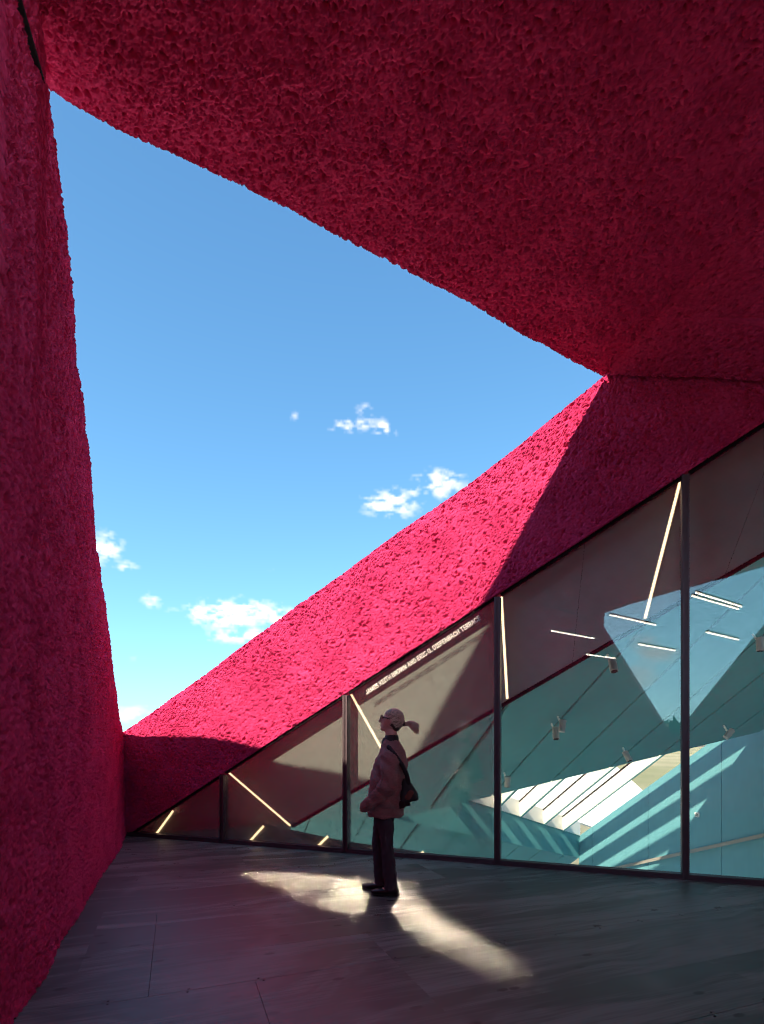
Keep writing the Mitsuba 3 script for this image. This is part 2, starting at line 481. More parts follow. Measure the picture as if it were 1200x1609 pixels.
# ------------------------------------------------------------------ glazed wall
gw = thing('glazed_wall', 'sloping wall of tall dark framed glass panes along the far side of the terrace', 'glass wall')
MULL = [gz(px, 1340)[0] for px in (347.5, 541.5, 780.5, 1077.5)]
MULL.append(MULL[-1] + (MULL[-1] - MULL[-2]) * 1.0)
PANE_OFF = -.052
edges = [gz(200, 1313)[0] - .02] + MULL + [U_END]
for i in range(len(edges) - 1):
    a, b = edges[i] + (.03 if i else 0), edges[i + 1] - .03
    if b - a < .1: continue
    poly = Polygon([(a, .03), (b, .03), (b, max(head(b), .04) + .02), (a, max(head(a), .035) + .02)])
    v = [wall_pt(x, z, PANE_OFF) for x, z in list(poly.exterior.coords)[:4]]
    put(gw + '__pane', (np.array(v), np.array([[0, 1, 2], [0, 2, 3]])), 'coated_glass' if i < 3 else 'clear_glass')
for u in MULL:
    ztop = head(u - .045)
    put(gw + '__mullion', trimesh.util.concatenate([
        frame_box(wall_pt(u, ztop / 2, -.06), G, N, UP, .033, .05, ztop / 2),
        frame_box(wall_pt(u - .021, ztop / 2, -.005), G, N, UP, .010, .008, ztop / 2 - .003),
        frame_box(wall_pt(u + .021, ztop / 2, -.005), G, N, UP, .010, .008, ztop / 2 - .003),
        frame_box(wall_pt(u, ztop / 2, -.007), G, N, UP, .004, .004, ztop / 2 - .005)]), 'metal_frame')
for i in range(len(edges) - 1):
    a, b = edges[i] + (.034 if i else 0), edges[i + 1] - .034
    put(gw + '__bottom_rail', trimesh.util.concatenate([frame_box(wall_pt((a + b) / 2, .024, -.055), G, N, UP, (b - a) / 2, .05, .026), frame_box(wall_pt((a + b) / 2, .012, .0), G, N, UP, (b - a) / 2, .012, .013)]), 'metal_frame')
    a2 = max(a, edges[0] + .05)
    pa, pb = wall_pt(a2, head(a2) - .012, -.07), wall_pt(b, head(b) - .012, -.07)
    put(gw + '__head_rail', bar(pa, pb, .035, .06, UP), 'black_trim')

# lettering on the third pane
l0, l1 = gz(576, 1092, PANE_OFF), gz(755, 974, PANE_OFF)
txt = meshkit.text_mesh('JAMES KEITH BROWN AND ERIC G. DIEFENBACH TERRACE', .054, .002, bold=True)
span = txt.bounds[1][0] - txt.bounds[0][0]
dirv = (G * (l1[0] - l0[0]) + UP * (l1[1] - l0[1]))
dl = np.linalg.norm(dirv)
dirv /= dl
upv = np.cross(N, dirv)
upv = upv if upv[2] > 0 else -upv
v = txt.vertices * [dl / span, 1.0, 1]
txt.vertices = wall_pt(*l0, PANE_OFF + .004) + v[:, :1] * dirv + v[:, 1:2] * upv + v[:, 2:] * N
put(gw + '__lettering', txt, 'lettering_white')
labels[gw + '__lettering'] = {'label': 'row of small white capitals along the top of the third pane'}

# ------------------------------------------------------------------ the lining and light lines behind the glass
LIN = -.20                                     # plane of the felt lining
KICK = -.15
sf = thing('felt_lining_wall', 'mauve grey felt lined sloping bulkhead just behind the upper half of the glass', 'wall')


def lin(px, py):
    return gz(px, py, LIN)


e0, e1_ = lin(459, 1296), lin(1200, 867)
slope = (e1_[1] - e0[1]) / (e1_[0] - e0[0])
low = lambda u: e0[1] + (u - e0[0]) * slope
ku0, ku1 = lin(272, 1274), lin(452, 1302)
uL = edges[0] - .3
lin_poly = Polygon([(uL, -.05), (e0[0] - .25, -.05), (e0[0], e0[1])] + [(U_END, low(U_END)), (U_END, head(U_END) + .4), (edges[0], head(edges[0]) + .4), (uL, head(edges[0]) + .4)])
LED_PX = [((356, 1210), (457, 1297)), ((549, 1085), (616, 1205)), ((787, 925), (797, 1098)), ((1070, 750), (1013, 972))]
JOINT_PX = [((487, 1201), (528, 1248)), ((683, 1086), (699, 1147)), ((919, 850), (901, 1022)), ((1189, 772), (1143, 893))]


def long_line(a, b, grow=3.0):
    a, b = np.array(a), np.array(b)
    t = (b - a) / np.linalg.norm(b - a)
    return LineString([a - t * grow, b + t * grow])


pieces = [lin_poly]
for a, b in LED_PX + JOINT_PX:
    l = long_line(lin(*a), lin(*b))
    pieces = [g for p in pieces for g in ssplit(p, l).geoms]
scene[sf] = mikit.ply(slab(lin_poly.buffer(-.01), wall_pt(0, 0, LIN - .012), G, UP, .05), 'dark_gap')
for p in pieces:
    p = p.buffer(-.0016, join_style=2)
    if p.area > .001:
        put(sf + '__panel', slab(p, wall_pt(0, 0, LIN), G, UP, .011), 'felt_lining')
put(sf + '__edge_trim', bar(wall_pt(e0[0], e0[1] - .022, LIN - .02), wall_pt(U_END, low(U_END) - .022, LIN - .02), .036, .07, UP), 'black_trim')
names = ['warm light line slanting down to the right in the second pane', 'warm light line slanting down behind the shoulder of the standing person',
         'warm near upright light line beside the middle dark post', 'longest warm light line, slanting left at the top of the right half']
for (a, b), nm in zip(LED_PX, names):
    k = thing('light_line', nm, 'light', 'long light lines in the felt lining')
    p, q = wall_pt(*lin(*a), LIN + .012), wall_pt(*lin(*b), LIN + .012)
    side = np.cross(q - p, N)
    put(k + '__diffuser', bar(p, q, .026, .016, side), 'white_paint')
    scene[k + '__diffuser'] = lamp_entry(bar(p, q, .024, .016, side))
    put(k + '__housing', bar(p - N * .004, q - N * .004, .040, .014, side), 'cream_paint')
kick = [gz(*p, KICK) for p in ((205, 1311), (272, 1276), (352, 1289), (452, 1303), (541, 1322), (665, 1339), (767, 1354), (815, 1366))]
kp = Polygon([(edges[0] - .2, -.04)] + [tuple(x) for x in kick] + [(kick[-1][0], -.04)])
k = thing('kick_panel', 'low grey green kick board that tapers off along the foot of the glass', 'panel')
scene[k] = mikit.ply(slab(kp, wall_pt(0, 0, KICK), G, UP, .02), 'sill_grey')
short = [((272, 1274), (240, 1318)), ((414, 1298), (384, 1331)), ((515, 1314), (490, 1339)), ((591, 1332), (576, 1347)), ((665, 1338), (647, 1353)), ((721, 1345), (708, 1356)), ((768, 1353), (758, 1362))]
sn = ['first and longest short warm light strip low in the leftmost pane', 'short warm light strip low in the second pane near its middle', 'short warm light strip low in the second pane near the dark post',
      'short warm light strip low behind the knees of the standing person', 'short warm light strip low in the third pane just right of the person', 'small warm light strip low in the third pane, second from its right end', 'smallest warm light strip, at the foot of the third pane by the dark post']
for (a, b), nm in zip(short, sn):
    k = thing('light_strip', nm, 'light', 'short light strips in the kick board')
    p, q = wall_pt(*gz(*a, KICK + .01), KICK + .01), wall_pt(*gz(*b, KICK + .01), KICK + .01)
    scene[k] = lamp_entry(bar(p, q, .026, .014, np.cross(q - p, N)))

# ------------------------------------------------------------------ hall behind: the teal sloping ceiling with its triangular light well
UD = np.array([-.345, 1, -.706])
TN = np.cross(UD, E1)
TN /= np.linalg.norm(TN)
P0 = CAM + ray(459, 1296) * 10.5
TX = UD / np.linalg.norm(UD)
TY = np.cross(TN, TX)


def on_t(px, py):
    p = on_plane(px, py, P0, TN) - P0
    return np.array([p @ TX, p @ TY])


def t_pt(a, b):
    return P0 + TX * a + TY * b


well_a, well_b, well_c = t_pt(*on_t(625, 1286)), t_pt(*on_t(910, 1347)), t_pt(*on_t(1193, 1150))
W4 = np.array([.349, -.937, 0])
W4 = W4 / np.linalg.norm(W4)
N4 = np.array([W4[1], -W4[0], 0])              # out of the hall's side wall, towards the left
N4 = N4 if N4[0] < 0 else -N4


def on4(px, py):
    p = on_plane(px, py, well_b, N4) - well_b
    return np.array([p @ W4, p[2] + well_b[2]])


def p4(k, z, off=0.0):
    return np.array([well_b[0], well_b[1], 0]) + W4 * k + UP * z + N4 * off


t_all = Polygon([on_t(420, 1240) + [0, 0], on_t(420, 1300), on_t(540, 1420), on_t(880, 1420)])
c2 = lambda p: (float((p - P0) @ TX), float((p - P0) @ TY))
edge4 = [c2(t_pt(*on_t(910, 1347))), c2(t_pt(*on_t(1193, 1150)))]
ed = np.array(edge4[1]) - np.array(edge4[0])
ed /= np.linalg.norm(ed)
sgn = -1 if c2(t_pt(*on_t(600, 1200)))[1] < edge4[0][1] else 1
far_, near_ = np.array(edge4[0]) - ed * 6, np.array(edge4[1]) + ed * 9
t_region = Polygon([far_, near_, near_ + np.array([0, sgn * 22]), far_ + np.array([0, sgn * 22])])
t_region = t_region.intersection(sbox(-11, -40, 14, 40))
gx, gy, gc = N @ TX, N @ TY, N @ (P0 - G0)     # keep what lies at least 0.6 m behind the glass
gn = np.array([gx, gy]) / math.hypot(gx, gy)
gp = gn * (-.6 - gc) / math.hypot(gx, gy)
gt = np.array([-gn[1], gn[0]])
t_region = t_region.intersection(Polygon([gp + gt * 60, gp - gt * 60, gp - gt * 60 - gn * 60, gp + gt * 60 - gn * 60]))
well_poly = Polygon([on_t(625, 1286), on_t(910, 1347), on_t(1193, 1150)]).buffer(.002)
t_region = t_region.difference(well_poly)
SLOTS = [((578, 1281), (555, 1320), .03), ((772, 1141), (680, 1265), .085), ((956, 1044), (820, 1200), .045), ((1070, 1031), (895, 1200), .045), ((1070, 1100), (985, 1190), .04), ((1200, 1056), (1086, 1148), .04)]
tc = thing('sloping_ceiling', 'teal sloping ceiling of the hall with dark joints running down it', 'ceiling')
scene[tc] = mikit.ply(slab(t_region, P0 + TN * .10, TX, TY, .05) if TN @ (CAM - P0) < 0 else slab(t_region, P0 - TN * .10, TX, TY, .05), 'dark_gap')
ys = sorted([(float(np.mean([on_t(*a)[1], on_t(*b)[1]])), w) for a, b, w in SLOTS])
step0 = np.diff([y for y, _ in ys]).mean()
lo, hi = t_region.bounds[1], t_region.bounds[3]
cuts = [(lo, 0)] + [(y, .03) for y in np.arange(ys[0][0] - step0, lo, -step0)][::-1] + ys + [(y, .03) for y in np.arange(ys[-1][0] + step0, hi, step0)] + [(hi, 0)]
face = 1 if TN @ (CAM - P0) > 0 else -1
for (y0, w0), (y1, w1) in zip(cuts[:-1], cuts[1:]):
    if y1 - y0 < .05: continue
    p = t_region.intersection(sbox(-30, y0 + w0 / 2, 30, y1 - w1 / 2))
    if p.area < .01: continue
    m = slab(p, P0 + TN * (.0 if face > 0 else .06), TX, TY, .06)
    put(tc + '__panel', m, 'teal_panel')

# well: far wall (T2), fins, skylight
hw = thing('light_well_wall', 'teal wall below the skylight, striped by the sun', 'wall')
D2 = well_b - well_a
L2 = np.linalg.norm(D2[:2])
H2 = np.array([D2[0], D2[1], 0]) / L2
N2 = np.array([H2[1], -H2[0], 0])
N2 = N2 if N2[1] < 0 else -N2


def p2(k, z, off=0.0):
    return np.array([well_a[0], well_a[1], 0]) + H2 * (k * L2) + UP * z + N2 * off


def k2(px, py):
    p = on_plane(px, py, well_a, N2) - well_a
    return (p @ H2) / L2, p[2] + well_a[2]


qa, qb, qc = k2(735, 1257), k2(909.9, 1313), on4(1107, 1172)
FINS = [k2(x, 1257 + (x - 735) * 56 / 177)[0] for x in (690, 735, 780, 818, 855, 885)]
Q1, Q2 = p2(*qa), p2(1.0, qb[1])
Q3 = p4(*qc)
qz = lambda k: qa[1] + (k - qa[0]) * (qb[1] - qa[1]) / (1.0 - qa[0])
scene[hw] = mikit.ply(slab(Polygon([(-.05 * L2, well_a[2] + .3), (0, well_a[2] - .02), (L2 - .001, well_b[2] - .02), (L2 - .001, qz(1.0)), (-.05 * L2, qz(-.05))]), np.array([well_a[0], well_a[1], 0]), H2, UP, .06), 'teal_panel')
sk = thing('skylight', 'cream skylight with deep slanting fins over the light well', 'skylight')
WF = Q3 - Q2
FD = WF / np.linalg.norm(WF)
FLEN = np.linalg.norm(WF) * 1.5
N4R = np.array([.937, .349, 0])
for k in FINS:
    a = p2(k, qz(k))
    b = a + FD * FLEN
    lean = UP * .34 - N4R * .08
    v = np.array([a, b, b + lean, a + lean])
    sidev = H2 * .05
    m = trimesh.Trimesh(np.vstack([v - sidev, v + sidev]), [[0, 1, 2], [0, 2, 3], [4, 6, 5], [4, 7, 6], [0, 4, 5], [0, 5, 1], [3, 2, 6], [3, 6, 7], [0, 3, 7], [0, 7, 4], [1, 5, 6], [1, 6, 2]], process=False)
    put(sk + '__fin', m, 'cream_paint')
    s2 = H2 * .056
    v = np.array([a, b, b + UP * .012, a + UP * .012]) - UP * .014
    put(sk + '__fin_edge', trimesh.Trimesh(np.vstack([v - s2, v + s2]), m.faces, process=False), 'teal_panel')
    c = a + lean + UP * .03
    put(sk + '__glazing_bar', bar(c, c + FD * FLEN, .05, .05, H2), 'black_trim')
zs = FINS + [.9995]
for a, b in zip(zs[:-1], zs[1:]):
    P = [p2(a, qz(a) + .002, .03), p2(b, qz(b) + .002, .03), p2(b, qz(b) + .42, .03), p2(a, qz(a) + .42, .03)]
    back = [x - N2 * .05 for x in P]
    put(sk + '__upstand', trimesh.Trimesh(P + back, [[0, 1, 2], [0, 2, 3], [4, 6, 5], [4, 7, 6], [0, 4, 5], [0, 5, 1], [3, 2, 6], [3, 6, 7], [0, 3, 7], [0, 7, 4], [1, 5, 6], [1, 6, 2]], process=False), 'cream_paint')
# ribbed white roof that rises outside beyond the skylight
rr = thing('ribbed_roof', 'white ribbed metal roof seen through the skylight', 'roof')
ribs = []
o = p2(.0, qz(.0) + .43, -.10)
o2 = p2(1.25, qz(1.25) + .43, -.10)
ax = (o2 - o) / np.linalg.norm(o2 - o)
ay = (-N2 * .75 + UP * .66)
ay /= np.linalg.norm(ay)
scene[rr] = mikit.ply(slab(Polygon([(0, 0), (26, 0), (26, 9), (12, 9), (0, 4.5)]), o, ax, ay, .04), 'white_paint')
for i in range(235):
    s = o + ax * (.05 + i * .11)
    ribs.append(bar(s + np.cross(ax, ay) * .012, s + ay * min(9, 4.5 + .11 * i * .375) + np.cross(ax, ay) * .012, .03, .024, ax))
put(rr + '__rib', trimesh.util.concatenate(ribs), 'white_paint')
labels[rr + '__rib'] = {'kind': 'stuff'}

# side wall of the hall
s4 = thing('hall_side_wall', 'bright blue green panelled wall at the right of the hall, with sharp patches of sun', 'wall')
KMAX = 12.5
joints = [-.02, .56, 2.59, 4.62, 6.65, 8.68, 10.71, KMAX]
q4 = lambda kk: well_b[2] * 0 + qb[1] + (kk - 0) * (qc[1] - qb[1]) / qc[0]
scene[s4] = mikit.ply(slab(Polygon([(0, -7), (KMAX, -7), (KMAX, q4(KMAX)), (0, q4(0))]), p4(0, 0, -.05), W4 * (1 if np.cross(W4, UP) @ N4 > 0 else -1), UP, .05) if np.cross(W4, UP) @ N4 > 0 else
                      slab(Polygon([(0, -7), (-KMAX, -7), (-KMAX, q4(KMAX)), (0, q4(0))]), p4(0, 0, -.05), -W4, UP, .05), 'dark_gap')
for a, b in zip(joints[:-1], joints[1:]):
    a, b = a + .006, b - .006
    pl = [(a, -7), (b, -7), (b, q4(b) - .004), (a, q4(a) - .004)]
    if np.cross(W4, UP) @ N4 > 0:
        m = slab(Polygon(pl), p4(0, 0), W4, UP, .045)
    else:
        m = slab(Polygon([(-x, z) for x, z in pl]), p4(0, 0), -W4, UP, .045)
    put(s4 + '__panel', m, 'blue_panel')
r0, r1 = on4(915, 1376), on4(1230, 1306)
hr = thing('handrail', 'grey handrail climbing along the blue green hall wall', 'handrail')
scene[hr] = mikit.ply(bar(p4(*r0, .07), p4(*r1, .07), .075, .05, UP), 'grey_rail')
for t in np.linspace(.05, .95, 5):
    c = p4(*(r0 + (r1 - r0) * t), .03)
    put(hr + '__bracket', bar(c - N4 * .03, c + N4 * .03, .03, .03, UP), 'grey_rail')
wp = on4(1095.5, 1280)
k = thing('wall_plate', 'small white square socket plate on the blue green hall wall', 'socket')
scene[k] = mikit.ply(frame_box(p4(*wp, .012), W4, N4, UP, .055, .012, .055), 'white_paint')
put(k + '__socket', frame_box(p4(*wp, .027), W4, N4, UP, .03, .004, .03), 'grey_rail')

# the hall's hidden closing surfaces: a roof between glass head and sloping ceiling, and a floor well below
tt = [t_pt(-4.6, t_region.bounds[1]), t_pt(-4.6, t_region.bounds[3])]
tt = sorted(tt, key=lambda p: p[0])
k = thing('hall_roof', 'grey roof over the edge of the hall behind the pink band', 'roof')
ra, rb = wall_pt(-3.0, 1.5, -.3), wall_pt(U_END + 1.2, crease(U_END) + .3, -.3)
rc = np.array([rb[0] + 1.0, rb[1] + 4.5, rb[2] + .6])
rd = np.array([ra[0] + .5, ra[1] + 5.5, ra[2] + .4])
us = np.linspace(.5, U_END + 1.2, 24)
top_e = np.array([wall_pt(u, float(np.maximum(band_top(np.clip(u, 0, U_END)), .3)) - .06, -.14) for u in us])
bot_e = np.array([p - N * 1.2 - UP * .02 for p in top_e])
v = np.vstack([top_e, bot_e, top_e + UP * .08, bot_e + UP * .08])
n_ = len(us)
fq = []
for i in range(n_ - 1):
    fq += [[i, i + 1, n_ + i + 1, n_ + i], [2 * n_ + i, 3 * n_ + i, 3 * n_ + i + 1, 2 * n_ + i + 1]]
scene[k] = mikit.ply((v, np.array(fq)), 'sill_grey')
k = thing('hall_floor', 'pale floor of the hall far below', kind='structure')
scene[k] = mikit.ply(frame_box((2, 17, -6.5), [1, 0, 0], [0, 1, 0], UP, 18, 13, .1), 'cream_paint')

# track spotlights under the sloping ceiling
def spot(px, py, label, aim):
    k = thing('track_spotlight', label, 'spotlight', 'small white spotlights under the teal ceiling')
    c = on_plane(px, py, P0 + TN * face * .22, TN)
    aim = np.asarray(aim, float)
    aim /= np.linalg.norm(aim)
    b = trimesh.creation.cylinder(.055, .20, sections=16)
    b.apply_transform(trimesh.geometry.align_vectors([0, 0, 1], aim))
    b.apply_translation(c)
    put(k + '__barrel', b, 'spot_grey', smooth=40)
    l = trimesh.creation.cylinder(.043, .012, sections=16)
    l.apply_transform(trimesh.geometry.align_vectors([0, 0, 1], aim))
    l.apply_translation(c + aim * .104)
    put(k + '__lens', l, 'dark_gap')
    put(k + '__stem', bar(c, c - TN * face * .2, .025, .025, UP), 'white_paint')


spot(873, 1152, 'left one of the close pair of spotlights on the middle joint', (0, -.3, -1))
spot(883, 1141, 'right one of the close pair of spotlights on the middle joint', (.2, .2, 1))
spot(985, 1188, 'spotlight just above the top edge of the skylight', (.3, -.3, -.8))
spot(963, 1045, 'spotlight high under the mirrored sky, left of the right post', (0, -.4, -1))
spot(797, 1228, 'spotlight beside the third dark post, above the skylight', (0, .2, -1))
spot(1145, 1153, 'spotlight over the blue green wall in the rightmost pane', (.6, 0, .7))
spot(1194, 1012, 'spotlight at the right edge of the view in the rightmost pane', (0, 0, -1))

# ------------------------------------------------------------------ linear lamps behind the camera, mirrored in the glass
BARS = [((958, 966), (1030, 982)), ((866, 991), (933, 1003)), ((1087, 936), (1160, 957)), ((1093, 931), (1165, 953)), ((1109, 993), (1160, 1005)), ((1003, 1012), (1060, 1022)), ((921, 1028), (966, 1034))]
for i, (a, b) in enumerate(BARS):
    def back(px, py, y=None, z=None):
        p = on_plane(px, py, G0 + N * PANE_OFF, N)
        r = ray(px, py)
        r = r - 2 * (r @ N) * N
        return p + r * ((y - p[1]) / r[1] if z is None else (z - p[2]) / r[2])
    p = back(*a, y=[1.2, 1.0, 1.3, 1.3, .9, .7, .4][i])
    q = back(*b, z=p[2])
    k = thing('linear_lamp', 'thin linear lamp mirrored in the glass, ' + ['crossing the lower end of the longest light line', 'left of the mirrored sky over the felt lining', 'lower of the pair right of the fourth post',
              'upper of the pair right of the fourth post', 'short, below the pair in the rightmost pane', 'within the mirrored sky left of the fourth post', 'small, crossing the dark edge of the lining'][i], 'lamp', 'linear lamps mirrored in the glass')
    scene[k + '__diffuser'] = lamp_entry(bar(p, q, .03, .02, UP), (1, .88, .70), 3.2)
    put(k + '__housing', bar(p + UP * .02, q + UP * .02, .034, .02, UP), 'black_trim')

# ------------------------------------------------------------------ the person
SPH = trimesh.creation.icosphere(2).vertices


def hull(*joints):
    pts = np.vstack([np.asarray(p, float) + SPH * np.asarray(r, float) for p, r in joints])
    return m3d.Manifold.hull_points(pts)


def blend(parts, length, n=10):
    m = m3d.Manifold.batch_boolean(parts, m3d.OpType.Add).refine_to_length(length).to_mesh()
    t = trimesh.Trimesh(m.vert_properties[:, :3], m.tri_verts, process=True)
    trimesh.smoothing.filter_taubin(t, iterations=n)
    return t


FEET = on_floor(604, 1403)
S = 235 / 235.0
yaw = math.atan2(.16, -1.0)
PT = np.array([[math.cos(yaw), -math.sin(yaw), 0], [math.sin(yaw), math.cos(yaw), 0], [0, 0, 1.0]])


def place(m):
    """From the person's own frame (x forward, y to her left, z up) to the terrace."""
    m = m.copy()
    m.vertices = m.vertices @ PT.T + FEET
    return m


def loft(rings, seg=40, power=2.3):
    """A closed body from rings (z, x centre, half depth, half width, y centre)."""
    th = np.linspace(0, 2 * np.pi, seg, endpoint=False)
    c, s = np.cos(th), np.sin(th)
    c, s = np.sign(c) * np.abs(c) ** (2 / power), np.sign(s) * np.abs(s) ** (2 / power)
    V = np.vstack([np.stack([x + hd * c, yc + hw * s, 0 * c + z], -1) for z, x, hd, hw, yc in rings])
    f = []
    n = len(rings)
    for i in range(n - 1):
        for j in range(seg):
            a, b = i * seg + j, i * seg + (j + 1) % seg
            f += [[a, b, b + seg], [a, b + seg, a + seg]]
    V = np.vstack([V, V[:seg].mean(0), V[-seg:].mean(0)])
    f += [[j, len(V) - 2, (j + 1) % seg][::1] for j in range(seg)]
    f += [[(n - 1) * seg + j, (n - 1) * seg + (j + 1) % seg, len(V) - 1] for j in range(seg)]
    m = trimesh.Trimesh(V, f, process=False)
    if m.volume < 0:
        m.invert()
    return m


def manif(m):
    return m3d.Manifold(m3d.Mesh(np.asarray(m.vertices, np.float32), np.asarray(m.faces, np.uint32)))


def skin_fn(p, n, uv):
    a = mikit.fbm(p.x * 60, p.y * 60, p.z * 60, 3)
    return mikit.mix((.62, .36, .28), (.78, .48, .39), a)


def fleece_fn(p, n, uv):
    a = mikit.fbm(p.x * 90, p.y * 90, p.z * 90, 3)
    b = mikit.fbm(p.x * 7, p.y * 7, p.z * 7, 3)
    return mikit.mix((.22, .092, .096), (.42, .220, .215), a * .7 + b * .3)


def fleece_bump(p, n, uv):
    return mikit.fbm(p.x * 130, p.y * 130, p.z * 130, 2)


def hair_fn(p, n, uv):
    d = mikit.fbm(p.x * 35 + p.z * 60, p.y * 220, p.z * 160 - p.x * 60, 3)
    return mikit.mix((.24, .155, .11), (.80, .62, .49), mikit.smoothstep(.25, .7, d))


mat('skin', mikit.proc(skin_fn), .5)
scene['fleece'] = {'type': 'twosided', 'bsdf': {'type': 'bumpmap', 'arbitrary': mikit.proc(fleece_bump, eps=2e-3), 'scale': .006, 'bsdf': {'type': 'principled', 'base_color': mikit.proc(fleece_fn), 'roughness': .95, 'sheen': .6}}}
mat('blond_hair', mikit.proc(hair_fn), .45)
mat('hair_root', (.07, .045, .035), .5)
mat('dark_trousers', (.055, .042, .062), .8)
mat('boot_leather', (.012, .011, .013), .22)
mat('black_nylon', (.02, .018, .022), .6)
mat('glossy_black', (.012, .012, .013), .2)
mat('rust_cloth', (.16, .05, .035), .7)
mat('steel', (.7, .7, .7), .25, metallic=1.0)

pk = thing('person', 'person with blond ponytail and glasses in mauve fleece, looking up, hand in pocket', 'person')
HX0, HZ0 = -.062, 1.553                        # the head's centre


def hd(x, y, z):
    """A point given from the head's centre; the head is tilted back a little."""
    t = math.radians(14)
    return np.array([HX0 + x * math.cos(t) - z * math.sin(t), y, HZ0 + x * math.sin(t) + z * math.cos(t)])


head_parts = [hull((hd(-.012, 0, .022), (.088, .070, .085)), (hd(-.03, 0, .01), (.078, .068, .075))),
              hull((hd(.03, 0, -.01), (.052, .056, .06)), (hd(.045, 0, -.082), (.030, .034, .026)), (hd(-.01, 0, -.05), (.05, .055, .04))),
              hull((hd(.060, 0, -.088), (.020, .022, .018)), (hd(.03, 0, -.085), (.028, .04, .02)), (hd(.0, .0, -.06), (.03, .048, .03))),
              hull((hd(.083, 0, .012), .010), (hd(.103, 0, -.026), (.012, .012, .009)), (hd(.08, 0, -.03), .013)),
              hull((hd(.082, 0, -.052), (.009, .02, .005)), (hd(.07, 0, -.05), .014)), hull((hd(.080, 0, -.064), (.009, .018, .006)), (hd(.068, 0, -.064), .014))]
neck = [hull(((-.055, 0, 1.47), (.052, .05, .03)), ((-.075, 0, 1.36), (.06, .062, .04)))]
torso = [hull(((-.07, 0, 1.25), (.065, .12, .05)), ((-.06, 0, 1.02), (.085, .115, .05))), hull(((-.06, 0, 1.02), (.085, .115, .05)), ((-.02, 0, .84), (.095, .145, .06)))]
legs = []
for y, hip, knee, ank, toe in ((.085, (-.015, .82), (-.035, .44), (-.075, .085), (.06, .03)), (-.085, (.0, .82), (.075, .44), (.045, .085), (.16, .03))):
    legs += [hull(((hip[0], y, hip[1]), .070), ((knee[0], y, knee[1]), .042)), hull(((knee[0], y, knee[1]), .042), ((ank[0], y, ank[1]), .04)), hull(((ank[0], y, ank[1] - .03), .036), ((toe[0], y, toe[1]), (.04, .036, .02)))]
arms = []
for s, el, wr in ((1, (-.085, .245, .985), (.065, .205, .850)), (-1, (-.085, -.245, .985), (.055, -.200, .850))):
    sh = (-.07, .15 * s, 1.215)
    wr = np.array(wr)
    fw = np.array([.8, -.25 * s, -.52])
    fw /= np.linalg.norm(fw)
    arms += [hull((sh, .05), (el, .04)), hull((el, .04), (wr, .027)), hull((wr, .024), (wr + fw * .07, (.02, .03, .035)))]
    for i, Lf in enumerate((.058, .068, .064, .05)):
        b0 = wr + fw * .075 + np.array([0, 0, .026 - .0175 * i])
        b1 = b0 + fw * Lf * .5
        b2 = b1 + (fw + np.array([0, -.35 * s, -.1])) * Lf * .45
        arms += [hull((b0, .0085), (b1, .008)), hull((b1, .008), (b2, .0065))]
    b0 = wr + fw * .03 + np.array([0, 0, .025])
    b1 = b0 + fw * .03 + np.array([0, -.012 * s, .022])
    arms += [hull((b0, .011), (b1, .009)), hull((b1, .009), (b1 + fw * .03, .0075))]
body = blend(head_parts + neck + torso + legs + arms, .011, 6)
scene[pk] = mikit.ply(place(body), 'skin', smooth=True)
# ears
for s in (1, -1):
    c = hd(-.004, .068 * s, -.012)
    e = blend([hull((c + [-.004, .006 * s, .016], (.010, .005, .010)), (c + [.0, .004 * s, -.018], (.007, .004, .007)), (c + [-.014, .011 * s, .006], (.006, .004, .014)))], .005, 4)
    put(pk + '__ear', place(e), 'skin', smooth=True)
    ey = hd(.073, .030 * s, .012)
    put(pk + '__eye', place(trimesh.Trimesh(SPH * .0105 + ey, trimesh.creation.icosphere(2).faces, process=False)), 'glossy_black', smooth=True)
# hair: a cap drawn tight to the back of the head, dark roots, a tie and a swinging tail
cap = blend([hull((hd(-.016, 0, .030), (.092, .0745, .086)), (hd(-.040, 0, .008), (.080, .072, .074))), hull((hd(-.045, 0, -.03), (.055, .060, .045)), (hd(-.04, 0, .02), (.07, .07, .06)))], .008, 6)
cap = cap.slice_plane(hd(.052, 0, .055), -np.array([.86, 0, -.50]), cap=True, engine='earcut') if False else cap
cm = manif(cap)
nrm = np.array([.80, 0, -.60]); nrm /= np.linalg.norm(nrm)
cut_pt = hd(.034, 0, .022)
cm = cm.trim_by_plane(tuple(-nrm), float(-nrm @ cut_pt))
cmm = cm.refine_to_length(.006).to_mesh()
cv = np.array(cmm.vert_properties[:, :3], float)
cc = hd(-.02, 0, .02)
dirs = (cv - cc) / np.linalg.norm(cv - cc, axis=1, keepdims=True)
strand = np.sin(np.arctan2(dirs[:, 2], dirs[:, 1]) * 26 + meshkit.noise(cv * 60) * 3) * .0016
put(pk + '__hair', place(trimesh.Trimesh(cv + dirs * strand[:, None], cmm.tri_verts, process=False)), 'blond_hair', smooth=50)
tie = hd(-.118, 0, -.002)
put(pk + '__hair_tie', place(blend([hull((tie, (.012, .022, .022)), (tie + [-.008, 0, 0], (.010, .02, .02)))], .006, 4)), 'black_nylon', smooth=True)
tails = []
for i in range(90):
    a, b = rng.uniform(-1, 1), rng.uniform(-1, 1)
    p0 = tie + [-.01, a * .010, b * .010]
    p1 = tie + [-.045 + rng.uniform(-.006, .006), a * .018, .006 + b * .016]
    p2_ = tie + [-.082 + rng.uniform(-.01, .01), a * .030, -.012 + b * .034]
    p3 = tie + [-.118 + rng.uniform(-.022, .010), a * .036, -.040 + b * .050]
    pts = [p0, p1, p2_, p3]
    for (u, ru), (w, rw) in zip(zip(pts[:-1], (.007, .0085, .0075)), zip(pts[1:], (.0085, .0075, .0020))):
        tails.append(hull((u, ru), (w, rw)).to_mesh())
